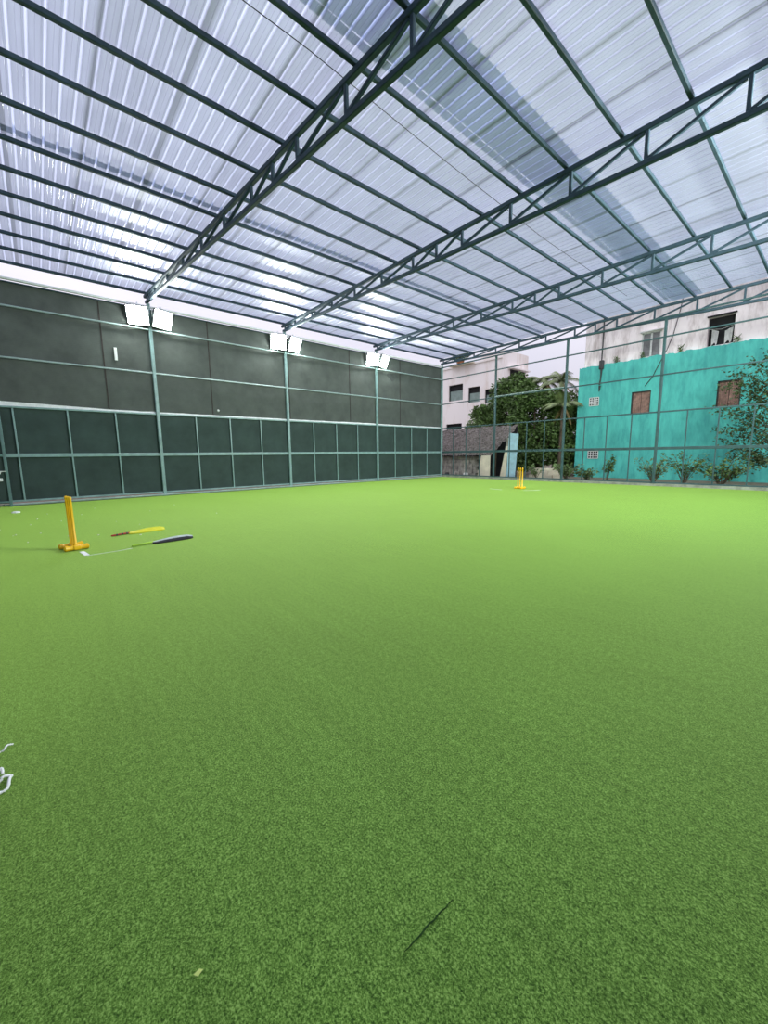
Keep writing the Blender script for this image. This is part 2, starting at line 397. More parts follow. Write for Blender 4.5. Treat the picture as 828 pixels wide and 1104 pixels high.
for k in range(4):
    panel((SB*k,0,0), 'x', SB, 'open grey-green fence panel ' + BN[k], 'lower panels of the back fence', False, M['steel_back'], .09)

# horizontal pipes
for zz, n in ((ZA,'lower'),(ZR,'upper')):
    b = MB(); b.bar((.03,RY,zz),(.03,-.06,zz), .045, .05)
    tag(b.build('horizontal_pipe', M['rod']), f'{n} of the two pale pipes crossing the dark cloth of the left wall', 'pipe', 'pipes across the left wall')
for zz, n in ((ZA,'lower'),(ZR-.04,'upper'),(6.31,'topmost')):
    b = MB(); b.bar((.06,-.055,zz),(WX,-.055,zz), .05, .05 if zz < 6 else .06)
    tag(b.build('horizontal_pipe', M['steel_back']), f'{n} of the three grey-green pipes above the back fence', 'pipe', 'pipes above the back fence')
b = MB(); b.tube([(3.72,-.10,ZA+.035),(5.5,-.10,ZA+.045),(7.3,-.10,ZA+.035)], .022, 8)
tag(b.build('white_pipe', M['rod']), 'pale pipe lashed on the back fence in front of the tree tops', 'pipe')
# low track rail along the foot of the left wall
b = MB(); b.bar((.10,-19.2,.045),(.10,-.1,.045), .05, .05)
tag(b.build('track_rail', M['rod']), 'pale low rail on the turf edge along the foot of the left wall', 'rail')

# gate at the left edge
t = thing('side_gate', (.22,-19.05,0), 'grey steel gate with a latch at the left edge of the view', 'gate', rz=-PI/2)
b = MB(); b.bar((0,0,0),(0,0,ZT+.05), .07, .06); b.build('gate_post', M['steel'], t)
b = MB(); b.bar((.03,0,ZT),(2.6,0,ZT), .05, .05); b.bar((.03,0,ZM),(2.6,0,ZM), .05, .07); b.bar((.03,0,.14),(2.6,0,.14), .05, .05); b.bar((2.6,0,0),(2.6,0,ZT), .06,.06)
b.build('gate_frame', M['steel'], t)
b = MB(); b.box(.03,2.6,-.04,-.03,.1,ZT); b.build('net_sheet', M['cloth_low'], t)
b = MB(); b.bar((.0,.04,1.02),(.5,.04,1.02), .02, .02); b.tube([(.12,.05,1.0),(.16,.06,.93),(.22,.06,.90),(.26,.06,.96),(.22,.06,1.0)], .011, 6); b.bbox(.10,.20,.04,.075,.74,.83,.01)
b.build('latch', M['galv'], t)

# ------------------------------------------------------------------ trusses
XN = [.12,.97,2.27,3.62,4.95,6.3,7.62,8.47,9.3,10.62,11.92,13.2,14.5,15.8,17.1]
def zbot(x): return 6.545-.0255*x
TW = ['nearest the camera, crossing the top of the view', 'second from the camera, starting at the middle lamps',
      'third from the camera, starting at the farthest lamps', 'farthest, directly above the open back fence']
for i, (y0, ang) in enumerate([(-15.03, .062), (-10,0), (-5,0), (-.0,0)]):
    t = thing('roof_truss', (0,y0,0), 'dark green steel lattice roof truss, ' + TW[i], 'truss', 'roof trusses', rz=ang)
    zt = 6.745
    b = MB(); b.bar((-.15,0,zt),(17.2,0,zt), .09, .095); b.build('top_chord', M['truss'], t)
    b = MB(); b.bar((-.05,0,zbot(0)),(17.2,0,zbot(17.2)), .085, .09); b.build('bottom_chord', M['truss'], t)
    for j, x in enumerate(XN):
        b = MB(); b.bar((x,0,zbot(x)+.045),(x,0,zt-.045), .06, .06); b.build('vertical_strut', M['truss'], t)
        if j+1 < len(XN):
            b = MB(); b.bar((x+.03,0,zbot(x)+.055),(XN[j+1]-.05,0,zt-.055), .055, .055); b.build('diagonal_strut', M['truss'], t)
# purlins
for n in range(0, 18):
    x = .985*n if n else -.02
    b = MB(); b.bar((x,RY,6.832),(x,.18,6.832), .065, .075)
    tag(b.build('roof_purlin', M['truss']), f'dark steel roof purlin parallel to the left wall, {ORD[n] if n < 17 else "last"} counting from it', 'purlin', 'roof purlins')
# wire
b = MB(); b.tube([(10.66,RY,6.80),(10.62,-15,6.79),(10.45,-12,6.80),(10.3,-8,6.79),(10.3,-2,6.80)], .006, 6)
tag(b.build('wire', M['black']), 'thin dark wire strung under the roof sheets', 'wire')

# ------------------------------------------------------------------ corrugated roof
def sheet(b, tones, x0, x1, y0, y1, z, tone, nx, ragged=None, ph=0.0, mix=0.0):
    pitch = .19
    prof = [(0,0),(.055,0),(.062,.004),(.070,0),(.115,0),(.122,.004),(.130,0),(.145,0),(.157,.030),(.178,.030),(.19,0)]
    ys = []; k0 = math.floor((y0-ph)/pitch)
    k = k0
    while True:
        for dy, dz in prof[:-1]:
            y = ph+k*pitch+dy
            if y < y0: continue
            if y > y1: break
            ys.append((y, dz))
        else:
            k += 1; continue
        break
    cols = len(ys); o = len(b.v); vs = []
    for i in range(nx+1):
        x = x0+(x1-x0)*i/nx
        for y, dz in ys:
            xx = x
            if i == nx and ragged: xx += ragged*(.5 if dz > .02 else -.5)+.02*noise.noise(Vector((x, y*1.7, 3)))
            vs.append((xx, y, z+dz))
            sid = math.floor((y+.4)/1.05)
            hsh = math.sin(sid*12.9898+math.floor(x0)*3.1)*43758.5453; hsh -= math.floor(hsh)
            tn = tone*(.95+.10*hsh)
            if dz > .02: tn *= 1.6  # crests brightened in the tone for light caught by the rib sides
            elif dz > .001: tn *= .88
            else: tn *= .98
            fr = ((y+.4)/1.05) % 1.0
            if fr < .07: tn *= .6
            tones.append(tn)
    fs = [(i*cols+j, (i+1)*cols+j, (i+1)*cols+j+1, i*cols+j+1) for i in range(nx) for j in range(cols-1)]
    b.add(vs, fs)
b = MB(); tones = []
# three runs of sheets lapping each other, the laps dirty and darker
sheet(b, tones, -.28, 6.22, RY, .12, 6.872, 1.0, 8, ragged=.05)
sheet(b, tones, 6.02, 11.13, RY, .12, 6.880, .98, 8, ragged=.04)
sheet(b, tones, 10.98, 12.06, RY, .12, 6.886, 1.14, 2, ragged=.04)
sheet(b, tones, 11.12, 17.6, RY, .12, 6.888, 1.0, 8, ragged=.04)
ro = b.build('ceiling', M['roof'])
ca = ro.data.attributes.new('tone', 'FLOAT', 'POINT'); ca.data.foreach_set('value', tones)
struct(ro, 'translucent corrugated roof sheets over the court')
# dry leaves lying in the sheets
for (x, y, s, lab) in ((6.30,-5.87,.28,'dark dry leaf caught on the roof sheet near the second truss'), (2.12,-.9,.22,'dark dry leaf caught on the roof sheet near the far corner')):
    b = MB(); pts = []
    for k in range(9):
        a = k/8; pts.append((a, math.sin(a*PI)*.18))
    up = [(x-s/2+s*a*.5, y-s/2+s*a+h*s*.5, 6.868+.002*math.sin(a*9)) for a, h in pts]; dn = [(x-s/2+s*a*.5+h*s, y-s/2+s*a-h*s*.3, 6.862) for a, h in pts]
    b.add(up+dn, [(i, i+1, 10+i, 9+i) for i in range(8)])
    tag(b.build('dry_leaf', M['pipe_dark']), lab, 'leaf')

# ------------------------------------------------------------------ flood lights
LNM = ['farthest', 'middle', 'nearest']
for k in (1,2,3):
    for s, side in ((-1,'left'),(1,'right')):
        t = thing('flood_light', (.17,-SL*k+s*.36,6.02), f'{side} one of the two glaring floodlights on the {LNM[k-1]} lamp post', 'floodlight', 'floodlights on the left wall', rz=s*.30)
        tl = .42   # downward tilt
        rot = Matrix.Rotation(tl, 4, 'Y')
        def tr(bm): bm.v = [tuple(rot @ Vector(v)) for v in bm.v]; return bm
        b = MB(); b.bbox(-.05,.05,-.32,.32,-.30,.30,.02)
        for f in range(7): b.box(-.085,-.05,-.22+f*.07,-.205+f*.07,-.15,.15)
        tr(b).build('housing', M['housing'], t)
        b = MB(); b.bbox(.05,.062,-.295,.295,-.275,.275,.004); tr(b).build('lens', M['lamp'], t)
        b = MB(); b.bar((0,-.33,0),(0,-.33,.31), .03,.012); b.bar((0,.33,0),(0,.33,.31), .03,.012); b.bar((0,-.33,.31),(0,.33,.31), .03,.012); b.bar((0,0,.31),(-.06,0,.42), .03, .03)
        b.build('bracket', M['galv'], t)

# ------------------------------------------------------------------ wickets
def wicket(loc, rz, label):
    t = thing('wicket', loc, label, 'wicket', 'yellow plastic wickets', rz)
    for s in (-1,0,1):
        b = MB(); prof = [(.0,.030),(.03,.030),(.04,.021),(.62,.019),(.69,.019),(.70,.022),(.725,.022),(.74,.012)]
        b.tube([(s*.092,0,.06+z) for z,_ in prof], [r for _,r in prof], 14); b.build('stump', M['yellow'], t, smooth=True)
    b = MB(); b.bbox(-.17,.17,-.05,.05,.012,.075,.014)
    for s in (-1,1):
        b.tube([(s*.125,-.155,.045),(s*.125,-.14,.045),(s*.125,-.08,.040),(s*.125,0,.045),(s*.125,.08,.040),(s*.125,.14,.045),(s*.125,.155,.045)], [.022,.044,.034,.036,.034,.044,.022], 12)
    b.build('base', M['yellow'], t, smooth=False)
wicket((8.447,-18.062,0), math.radians(12), 'yellow plastic wicket standing near the two bats, seen edge-on')
wicket((7.861,-4.48,0), 0, 'far yellow plastic wicket of three stumps in front of the back fence')
bpy.context.view_layer.update()

# ------------------------------------------------------------------ bats
def bat(p0, p1, label, face, edge, grip, band):
    p0 = Vector((*p0,0)); p1 = Vector((*p1,0)); d = p1-p0; L_ = d.length
    t = thing('cricket_bat', p0, label, 'cricket bat', None, math.atan2(d.y, d.x))
    hl = L_*.33
    b = MB(); pts = [(x, 0, .020+.012*(x/hl)) for x in [hl*i/14 for i in range(15)]]
    b.tube(pts, [.012]+[.0165 if i % 2 else .0150 for i in range(13)]+[.014], 10); h = b.build('handle', grip, t, smooth=True)
    if band:
        q = MB()
        for f in (.25,.55,.8): q.tube([(hl*f,0,.020+.012*f),(hl*(f+.09),0,.020+.012*(f+.09))], .0175, 10)
        q.build('grip_band', M['black'], h)
    # blade: flat striking face down, spine up, swelling toward the toe
    b = MB(); rings = []
    for i in range(15):
        a = i/14; x = hl-.015+(L_-hl+.015)*a
        w = .054*min(1, .38+a*7) * (1 if a < .9 else math.sqrt(max(0, 1-((a-.9)/.1)**2))*.45+.55)
        hgt = .030 + .045*math.sin(min(1, a*1.25)*PI*.62) - (.0 if a < .85 else (a-.85)*.19); e = .018 if a < .9 else .014
        z0 = .003+.022*(a-.6)**2
        rings.append([(x,-w,z0),(x,w,z0),(x,w,z0+e),(x,w*.45,z0+e+(hgt-e)*.55),(x,0,z0+max(hgt,e+.004)),(x,-w*.45,z0+e+(hgt-e)*.55),(x,-w,z0+e)])
    n = 7
    vs = [p for r in rings for p in r]; 
    o = len(b.v); b.v += vs
    for k in range(14):
        for i in range(n):
            j = (i+1) % n; b.f.append((k*n+i,k*n+j,(k+1)*n+j,(k+1)*n+i)); b.mi.append(1 if i in (0,1,5,6) else 0)
    b.f.append(tuple(range(n-1,-1,-1))); b.mi.append(0); b.f.append(tuple(14*n+i for i in range(n))); b.mi.append(1)
    b.build('blade', [face, edge], t)
bat((7.742,-17.515), (7.601,-16.66), 'yellow cricket bat with red and black grip lying flat behind the other bat', M['batyellow'], M['batyellow'], M['red'], True)
bat((8.93,-17.39), (8.845,-16.50), 'black-edged cricket bat with pale face and lime green grip lying nearer the camera', M['batwhite'], M['black'], M['lime'], False)

# ------------------------------------------------------------------ outside: teal building
def wall_holes(x0, x1, z0, z1, y0, y1, holes):
    b = MB(); xs = sorted({x0,x1,*[h[0] for h in holes],*[h[1] for h in holes]}); zs = sorted({z0,z1,*[h[2] for h in holes],*[h[3] for h in holes]})
    for i in range(len(xs)-1):
        for j in range(len(zs)-1):
            cx, cz = (xs[i]+xs[i+1])/2, (zs[j]+zs[j+1])/2
            if any(h[0] < cx < h[1] and h[2] < cz < h[3] for h in holes): continue
            b.box(xs[i],xs[i+1],y0,y1,zs[j],zs[j+1])
    return b
TY = 5.0
t = thing('teal_building', (9.5,TY,-.03), 'teal painted building with a weathered white upper storey behind the fence', 'building')
def ch(bm, name, m, par=None, smooth=False):
    o = bm.build(name, m, None, smooth); o.parent = par or t; o.matrix_parent_inverse = Matrix.Identity(4)
    if par is None or par is t:
        o.location = -Vector(t.location)
    return o
h1 = (8.42,9.28,3.23,4.37); h2 = (11.85,12.67,3.26,4.43); h3 = (8.68,9.50,5.98,7.17); h4 = (11.29,12.21,6.02,7.25)
b = wall_holes(5.73, 18.5, -.03, 5.9, TY, TY+.3, [h1,h2])
# ragged crumbling top edge
n = 150; vs = []; fs = []
for i in range(n+1):
    x = 5.73+(18.5-5.73)*i/n; zz = 5.98+.07*noise.noise(Vector((x*2.3,0,0)))+.05*noise.noise(Vector((x*9,1,0)))
    vs += [(x,TY,5.9),(x,TY,zz),(x,TY+.3,zz),(x,TY+.3,5.9)]
for i in range(n):
    q = 4*i; fs += [(q,q+4,q+5,q+1),(q+1,q+5,q+6,q+2),(q+2,q+6,q+7,q+3)]
b.add(vs, fs)
ch(b, 'lower_wall', M['teal'])['label'] = 'teal painted lower wall with a crumbling top edge'
b = wall_holes(5.95, 18.5, 5.8, 11.5, TY+.10, TY+.35, [h3,h4])
ch(b, 'upper_wall', M['upper_white'])['label'] = 'weathered white upper wall'
b = MB(); b.box(5.73,18.5,TY+.35,TY+6,-.03,5.7); b.box(5.95,18.5,TY+1.6,TY+6,5.7,11.5); ch(b, 'rear_block', M['upper_white'])
def window(h, y, kind):
    x0,x1,z0,z1 = h
    if kind == 'shutter':
        b = MB(); b.box(x0,x0+.04,y+.03,y+.2,z0,z1); b.box(x1-.04,x1,y+.03,y+.2,z0,z1); b.box(x0,x1,y+.03,y+.2,z1-.05,z1); b.box(x0,x1,y+.03,y+.2,z0,z0+.04)
        w = ch(b, 'window', M['pipe_dark'])
        mid = (x0+x1)/2; b = MB()
        for a, c in ((x0+.045,mid-.01),(mid+.01,x1-.045)):
            b.box(a,c,y+.10,y+.13,z0+.05,z1-.06); k = 5
            for q in range(k): xx = a+(c-a)*q/k; b.box(xx+.008,xx+(c-a)/k-.008,y+.085,y+.10,z0+.06,z1-.07)
        s = b.build('shutter', M['woodshut'], w)
    elif kind == 'panes':
        b = MB(); m_ = (x0+x1)/2
        for a,c in ((x0,x0+.06),(m_-.04,m_+.04),(x1-.06,x1)): b.box(a,c,y+.02,y+.12,z0,z1)
        b.box(x0,x1,y+.02,y+.12,z1-.05,z1); b.box(x0,x1,y+.02,y+.12,z0,z0+.06); b.box(x0-.08,x1+.08,y-.12,y+.05,z1+.02,z1+.07)
        w = ch(b, 'window', M['frame_white'])
        b = MB(); b.box(x0+.06,m_-.04,y+.06,y+.08,z0+.06,z1-.05); b.box(m_+.04,x1-.06,y+.06,y+.08,z0+.06,z1-.05)
        for k in range(9): zz = z0+.1+k*(z1-z0-.18)/9; b.box(x0+.06,m_-.04,y+.045,y+.06,zz,zz+.02); b.box(m_+.04,x1-.06,y+.045,y+.06,zz,zz+.02)
        b.build('pane', M['pane_grey'], w)
window(h1, TY, 'shutter'); window(h2, TY, 'shutter'); window(h3, TY+.1, 'panes')
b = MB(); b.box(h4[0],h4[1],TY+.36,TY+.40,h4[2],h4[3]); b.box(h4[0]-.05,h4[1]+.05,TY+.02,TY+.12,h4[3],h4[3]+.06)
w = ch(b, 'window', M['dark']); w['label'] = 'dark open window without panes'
# drainpipe, cable, vents
b = MB(); b.tube([(6.85,TY+.04,9.5),(6.87,TY+.03,7.5),(6.88,TY-.03,6.35),(6.89,TY-.05,6.05)], .035, 8); b.bbox(6.78,7.0,TY-.1,TY+.05,5.75,6.2,.03); b.tube([(6.9,TY-.03,5.75),(6.88,TY-.02,5.3),(6.84,TY-.03,4.95)],[.05,.03,.045],7); b.tube([(6.86,TY-.02,4.9),(6.84,TY-.02,4.6)],[.06,.02],7)
ch(b, 'drainpipe', M['pipe_dark'])
b = MB(); b.tube([(10.35,TY+.05,9.2),(10.2,TY+.04,7.9),(10.0,TY+.02,6.8),(9.8,TY-.02,6.15),(9.55,TY-.03,5.6),(9.3,TY-.03,5.0),(9.0,TY-.03,4.6)], .018, 6)
ch(b, 'hanging_cable', M['pipe_dark'])
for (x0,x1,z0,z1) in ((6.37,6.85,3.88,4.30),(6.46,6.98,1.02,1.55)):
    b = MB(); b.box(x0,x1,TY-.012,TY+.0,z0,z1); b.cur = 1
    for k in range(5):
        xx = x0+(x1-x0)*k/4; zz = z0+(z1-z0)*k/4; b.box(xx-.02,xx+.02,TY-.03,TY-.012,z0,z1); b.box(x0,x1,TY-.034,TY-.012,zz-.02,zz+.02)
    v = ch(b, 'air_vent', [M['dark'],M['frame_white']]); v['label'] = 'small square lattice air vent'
# small plants rooted in the ragged ledge
def leafcloud(b, cen, rad, n, size, flat=1.0, seedv=0):
    for _ in range(n):
        while True:
            p = Vector((random.uniform(-1,1),random.uniform(-1,1),random.uniform(-1,1)))
            if p.length <= 1 and random.random() < .35+.65*p.length: break
        c = Vector((cen[0]+p.x*rad[0],cen[1]+p.y*rad[1],cen[2]+p.z*rad[2]))
        leaf(b, c, size*random.uniform(.6,1.3))
def leaf(b, c, s, d=None):
    d = d or Vector((random.uniform(-1,1),random.uniform(-1,1),random.uniform(-.7,.5))).normalized()
    u = Vector((random.uniform(-1,1),random.uniform(-1,1),random.uniform(-1,1)))
    x = d.cross(u).normalized(); w = s*.28
    b.add([c, c+d*s*.45+x*w, c+d*s, c+d*s*.45-x*w], [(0,1,2,3)])
for i, x in enumerate((8.80,10.36,12.35,7.6)):
    b = MB(); leafcloud(b, (x,TY+.02,6.12), (.12,.08,.14), 40, .09)
    for k in range(5): b.tube([(x+random.uniform(-.05,.05),TY+.03,5.92),(x+random.uniform(-.1,.1),TY-.02,6.1),(x+random.uniform(-.15,.15),TY-.03,6.3)], .008, 4)
    o = b.build('weed', M['leaf']); tag(o, ['small weed on the teal ledge below the two-pane window', 'small weed on the teal ledge left of the open dark window', 'small weed on the teal ledge right of the open dark window','small weed on the teal ledge near its left end'][i], 'weed', 'weeds on the teal ledge')
# washing inside the open window
for i, (x0, x1, z0, z1) in enumerate(((11.42,11.66,6.04,6.75),(11.88,12.15,6.05,6.6))):
    b = MB(); n = 8; vs = []; fs = []
    for k in range(n+1):
        a = k/n; x = x0+(x1-x0)*a
        vs += [(x, TY+.22+.03*math.sin(a*9), z1-.15*a*(1 if i == 0 else -1)*.8), (x+.03*math.sin(a*5), TY+.24+.03*math.cos(a*8), z0+.12*abs(math.sin(a*4)))]
    fs = [(2*k,2*k+2,2*k+3,2*k+1) for k in range(n)]
    b.add(vs, fs)
    tag(b.build('hanging_cloth', M['frame_white']), ['white cloth hanging at the left in the open dark window','white cloth hanging at the right in the open dark window'][i], 'cloth')
b = MB(); b.tube([(h4[0],TY+.23,6.78),(11.75,TY+.23,6.70),(h4[1],TY+.23,6.80)], .008, 5); tag(b.build('clothesline', M['frame_white']), 'line strung across the open dark window', 'line')

# ------------------------------------------------------------------ white building at the back left
t = thing('white_building', (-9,14,-.03), 'pinkish white concrete building with square dark windows beyond the far corner', 'building')
WXR = -5.05
hs = [(-11.19,-9.42,6.66,8.22),(-8.75,-7.43,6.27,7.72),(-6.82,-5.76,6.0,7.3),(-11.5,-9.5,3.0,4.4),(-8.95,-7.4,3.0,4.3)]
b = wall_holes(-16, WXR, -.03, 9.9, 14, 14.3, hs); b.box(-7.4, WXR, 13.98, 14.32, 9.9, 10.55)
b.box(WXR-.3, WXR, 14.3, 18.4, -.03, 10.6); b.box(-16, WXR-.3, 14.9, 18.4, -.03, 9.6)
b.box(-16, WXR+.02, 13.9, 14, 9.82, 9.98)
ch(b, 'wall', M['bldg_white'])
for h in hs:
    b = MB(); x0,x1,z0,z1 = h; b.box(x0,x1,14.18,14.20,z0,z1*.62+z0*.38); b.cur = 1; b.box(x0,x1,14.24,14.26,z0,z1); b.cur = 2
    b.box(x0,x0+.06,14.08,14.18,z0,z1); b.box(x1-.06,x1,14.08,14.18,z0,z1)
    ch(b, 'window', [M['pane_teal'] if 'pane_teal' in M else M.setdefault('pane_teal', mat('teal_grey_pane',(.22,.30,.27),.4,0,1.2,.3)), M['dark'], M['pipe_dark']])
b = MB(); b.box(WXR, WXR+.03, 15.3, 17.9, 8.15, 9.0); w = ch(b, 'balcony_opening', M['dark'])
b = MB(); b.box(WXR, WXR+.5, 14.9, 18.0, 9.0, 9.12); b.box(WXR+.0, WXR+.45, 16.4, 18.0, 8.0, 8.5); ch(b, 'balcony_slab', M['bldg_white'])
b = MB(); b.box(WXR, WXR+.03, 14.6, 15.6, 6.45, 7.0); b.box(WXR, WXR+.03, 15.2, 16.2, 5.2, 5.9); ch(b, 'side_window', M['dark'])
t2 = thing('potted_plant', (-9.3,13.55,9.98), 'bushy plant in a brown pot on the roof edge of the white building', 'plant')
b = MB(); leafcloud(b, (0,0,.75), (.95,.4,.55), 260, .28); b.build('foliage', M['leaf'], t2)
b = MB(); b.tube([(-.1,0,-.0),(-.1,0,.35)], [.28,.4], 10); b.build('pot', M['terracotta'], t2)
b = MB(); b.tube([(-.1,0,.3),(0,0,.7),(.2,0,1.0)], .03, 6); b.build('stem', M['bark'], t2)
b = MB(); b.box(-10.6,-8.0,13.3,13.9,9.86,9.98); o = b.build('roof_ledge', M['cream'])
tag(o, 'narrow projecting ledge under the rooftop plant on the white building', 'ledge')

# ------------------------------------------------------------------ thatched shed and leaning panels
t = thing('thatched_shed', (1.2,2.4,-.03), 'low shed with a shaggy grey thatched roof behind the first open fence panel', 'shed')
b = MB(); nx, ny = 60, 26; vs = []
for i in range(nx+1):
    for j in range(ny+1):
        u, v = i/nx, j/ny
        xr = 2.45+v*.95; x = -3.2+(xr+3.2)*u; y = 1.55+v*1.3; zz = 1.26+v*1.72
        k = noise.noise(Vector((x*5, y*5, zz*5)))*.07 + noise.noise(Vector((x*16, y*9, zz*9)))*.05
        if j == 0: zz += noise.noise(Vector((x*8,0,0)))*.10
        vs.append((x, y-k, zz+k))
b.add(vs, [(i*(ny+1)+j,(i+1)*(ny+1)+j,(i+1)*(ny+1)+j+1,i*(ny+1)+j+1) for i in range(nx) for j in range(ny)])
for _ in range(1500):
    u, v = random.random(), random.random(); x = -3.2+(5.6+v*.95)*u; y = 1.5+v*1.3; zz = 1.3+v*1.72
    dx = random.uniform(-.12,.12); L_ = random.uniform(.1,.28)
    b.add([(x,y-.05,zz+.04),(x+.018,y-.05,zz+.04),(x+dx+.01,y-.05-L_*.5,zz+.03-L_*.8),(x+dx,y-.05-L_*.5,zz+.03-L_*.8)], [(0,1,2,3)])
ch(b, 'thatched_roof', M['thatch'])
b = MB(); 
for r in range(6):
    for c in range(9):
        x = -3.0+c*.52+(.26 if r % 2 else 0); d = random.uniform(-.02,.02)
        if x+.5 > 1.62: continue
        b.bbox(x,x+.50,1.95+d,2.15+d,-.03+r*.205,.165+r*.205,.012)
ch(b, 'block_wall', M['blocks'])
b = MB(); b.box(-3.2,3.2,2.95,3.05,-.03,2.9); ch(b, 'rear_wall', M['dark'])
b = MB()
for x in (1.7,2.45,3.1): b.tube([(x,2.0,-.03),(x+.03,2.0,1.5)], .04, 7)
ch(b, 'support_pole', M['bark'])
# clutter in front of the block wall
for i, (x, s) in enumerate(((-.9,.20),(-.2,.26),(.55,.22))):
    b = MB(); pr_ = [(0,.7),(.1,1),(.5,1.0),(.62,.8),(.66,.4)]
    b.tube([(x, 1.62+.04*i, -.032+h*s*1.6) for h,_ in pr_], [s*.75*r for _,r in pr_], 12)
    tag(b.build('old_pot', [M['pipe_dark'],M['blocks'],M['frame_white']][i], smooth=True), ['dark squat pot, leftmost in front of the shed wall','grey stone pot, middle one in front of the shed wall','pale pot, rightmost in front of the shed wall'][i], 'pot', 'pots in front of the shed wall')
def board(pts, y, th, lean, name, m, label, cat):
    b = MB(); vs = [(x, y+z*lean, z) for x, z in pts]+[(x, y+th+z*lean, z) for x, z in pts]; n = len(pts)
    b.add(vs, [tuple(range(n)), tuple(range(2*n-1,n-1,-1))]+[(i,n+i,n+(i+1)%n,(i+1)%n) for i in range(n)])
    return tag(b.build(name, m), label, cat)
board([(1.72,-.03),(2.58,-.03),(2.50,1.24),(1.90,1.24)], 1.25, .04, .10, 'leaning_board', M['cream'], 'wide cream board leaning against the thatched shed', 'board')
board([(3.27,-.03),(3.62,-.03),(3.60,1.75),(3.5,1.75)], 1.2, .03, .12, 'leaning_board', M['cream'], 'narrow tapering cream board leaning left of the blue sheet', 'board')
board([(3.64,-.03),(4.16,-.03),(4.20,2.40),(3.62,2.46)], 1.3, .02, .08, 'blue_sheet', M['blue_panel'], 'upright pale blue metal sheet between the shed and the trees', 'sheet')
board([(2.85,-.03),(3.2,-.03),(3.42,2.2),(3.22,2.25)], 1.9, .06, .02, 'grey_plank', M['blocks'], 'grey upright plank left of the narrow cream board', 'plank')
# low boundary wall
b = MB()
for r in range(3):
    for c in range(12):
        x = 4.3+c*.46+(.2 if r % 2 else 0)
        if x > 5.9: continue
        d = random.uniform(-.03,.03)
        b.bbox(x,x+.45,2.5+d,2.72+d,-.031+r*.185,.15+r*.185,.015)
tag(b.build('garden_wall', M['cream']), 'low cream stone wall under the trees behind the fence', 'wall')

# ------------------------------------------------------------------ trees
def tree(loc, clumps, n, size, trunk, label, m, cat='tree', group=None, name='tree', tr=.09):
    t = thing(name, loc, label, cat, group); L0 = Vector(loc)
    b = MB()
    for c in clumps:
        k = int(n*2.6*(c[3]**2)); leafcloud(b, Vector(c[:3])-L0, (c[3],c[3]*.8,c[3]*.85), k, size)
    b.build('foliage', m, t)
    b = MB()
    for c in clumps[::2]:
        e = Vector(c[:3])-L0
        b.tube([(0,0,0),(e.x*.15,e.y*.15,trunk*.6),(e.x*.5,e.y*.5,max(trunk, e.z*.6)),tuple(e)], [tr,tr*.8,tr*.5,.01], 7)
    b.build('trunk', M['bark'], t)
random.seed(11)
def clumps(x0,x1,y,zlo,ztop,n,r):
    out = []
    for i in range(n):
        x = random.uniform(x0,x1); zt = ztop(x); z = random.uniform(zlo,zt-r*.7); out.append((x,y+random.uniform(-.6,.6),z,r*random.uniform(.7,1.1)))
    for i in range(int((x1-x0)/(r*.9))+1):
        x = x0+i*r*.9; out.append((x,y,ztop(x)-r*.6,r*.8))
    return out
tree((-.2,7,-.03), clumps(-2.2,1.2,7,1.0,lambda x: 4.9 if x < -.9 else (6.5+.3*math.sin(x*3)),34,.8), 420, .22, 1.4, 'dense dark green tree to the left of the palms behind the fence', M['leaf'], group='trees behind the back fence')
tree((2.6,6.2,-.03), clumps(.9,5.3,6.2,.8,lambda x: 5.5-.2*abs(x-2),46,.85), 380, .22, 1.4, 'dense dark green tree beside the teal building behind the palms', M['leaf'], group='trees behind the back fence')
# small front sapling at the left of the tree mass (pokes over the shed)
tree((-1.9,5.5,-.03), [(-1.9,5.5,3.3,.55),(-1.5,5.5,3.0,.5),(-2.3,5.5,2.9,.45),(-1.9,5.4,2.4,.6)], 380, .15, 1.0, 'small light green tree showing above the thatched roof', M['leaf_light'], group='trees behind the back fence')
# palms
def palm(loc, h, n, fl, label, dry=0, lean=0):
    t = thing('palm_tree', loc, label, 'palm', 'palms behind the back fence')
    b = MB(); b.tube([(0,0,0),(lean*.3,0,h*.5),(lean,0,h)], [.16,.12,.10], 9); b.build('trunk', M['bark'], t)
    for i in range(n):
        az = 2*PI*i/n+random.uniform(-.2,.2); el = random.uniform(.2,1.2) if i >= dry else random.uniform(-1.0,-.4)
        b = MB(); P = []; p = Vector((lean,0,h)); d = Vector((math.cos(az)*math.cos(el),math.sin(az)*math.cos(el),math.sin(el)))
        st = 12; l = fl*random.uniform(.8,1.1)
        for k in range(st+1):
            P.append(p.copy()); p = p+d*l/st; d = (d+Vector((0,0,-.13))).normalized()
        b.tube(P, [.02*(1-k/st)+.004 for k in range(st+1)], 5)
        for k in range(1, st*4):
            a = k/(st*4); q = P[int(a*st)].lerp(P[min(st,int(a*st)+1)], a*st-int(a*st)); dd = (P[min(st,int(a*st)+1)]-P[int(a*st)]).normalized()
            side = dd.cross(Vector((0,0,1)));
            if side.length < .01: side = Vector((1,0,0))
            side.normalize(); ll = .5*math.sin(PI*min(.98,a*.9+.08))+.08
            for s in (-1,1):
                e = q+(side*s*.8+dd*.6+Vector((0,0,-.45))).normalized()*ll; w = dd*.02
                b.add([q-w, q+w, e], [(0,1,2)])
        b.build('frond', M['frond_dry'] if i < dry else M['palm'], t)
palm((3.3,8.0,-.03), 5.9, 15, 1.9, 'tall palm with arching fronds left of the teal building', dry=3)
palm((4.75,5.3,-.03), 4.1, 13, 1.5, 'shorter palm with brown drooping fronds against the teal building', dry=6)
palm((1.9,8.4,-.03), 6.2, 11, 1.6, 'thin palm whose fronds stand over the dark trees', dry=2)

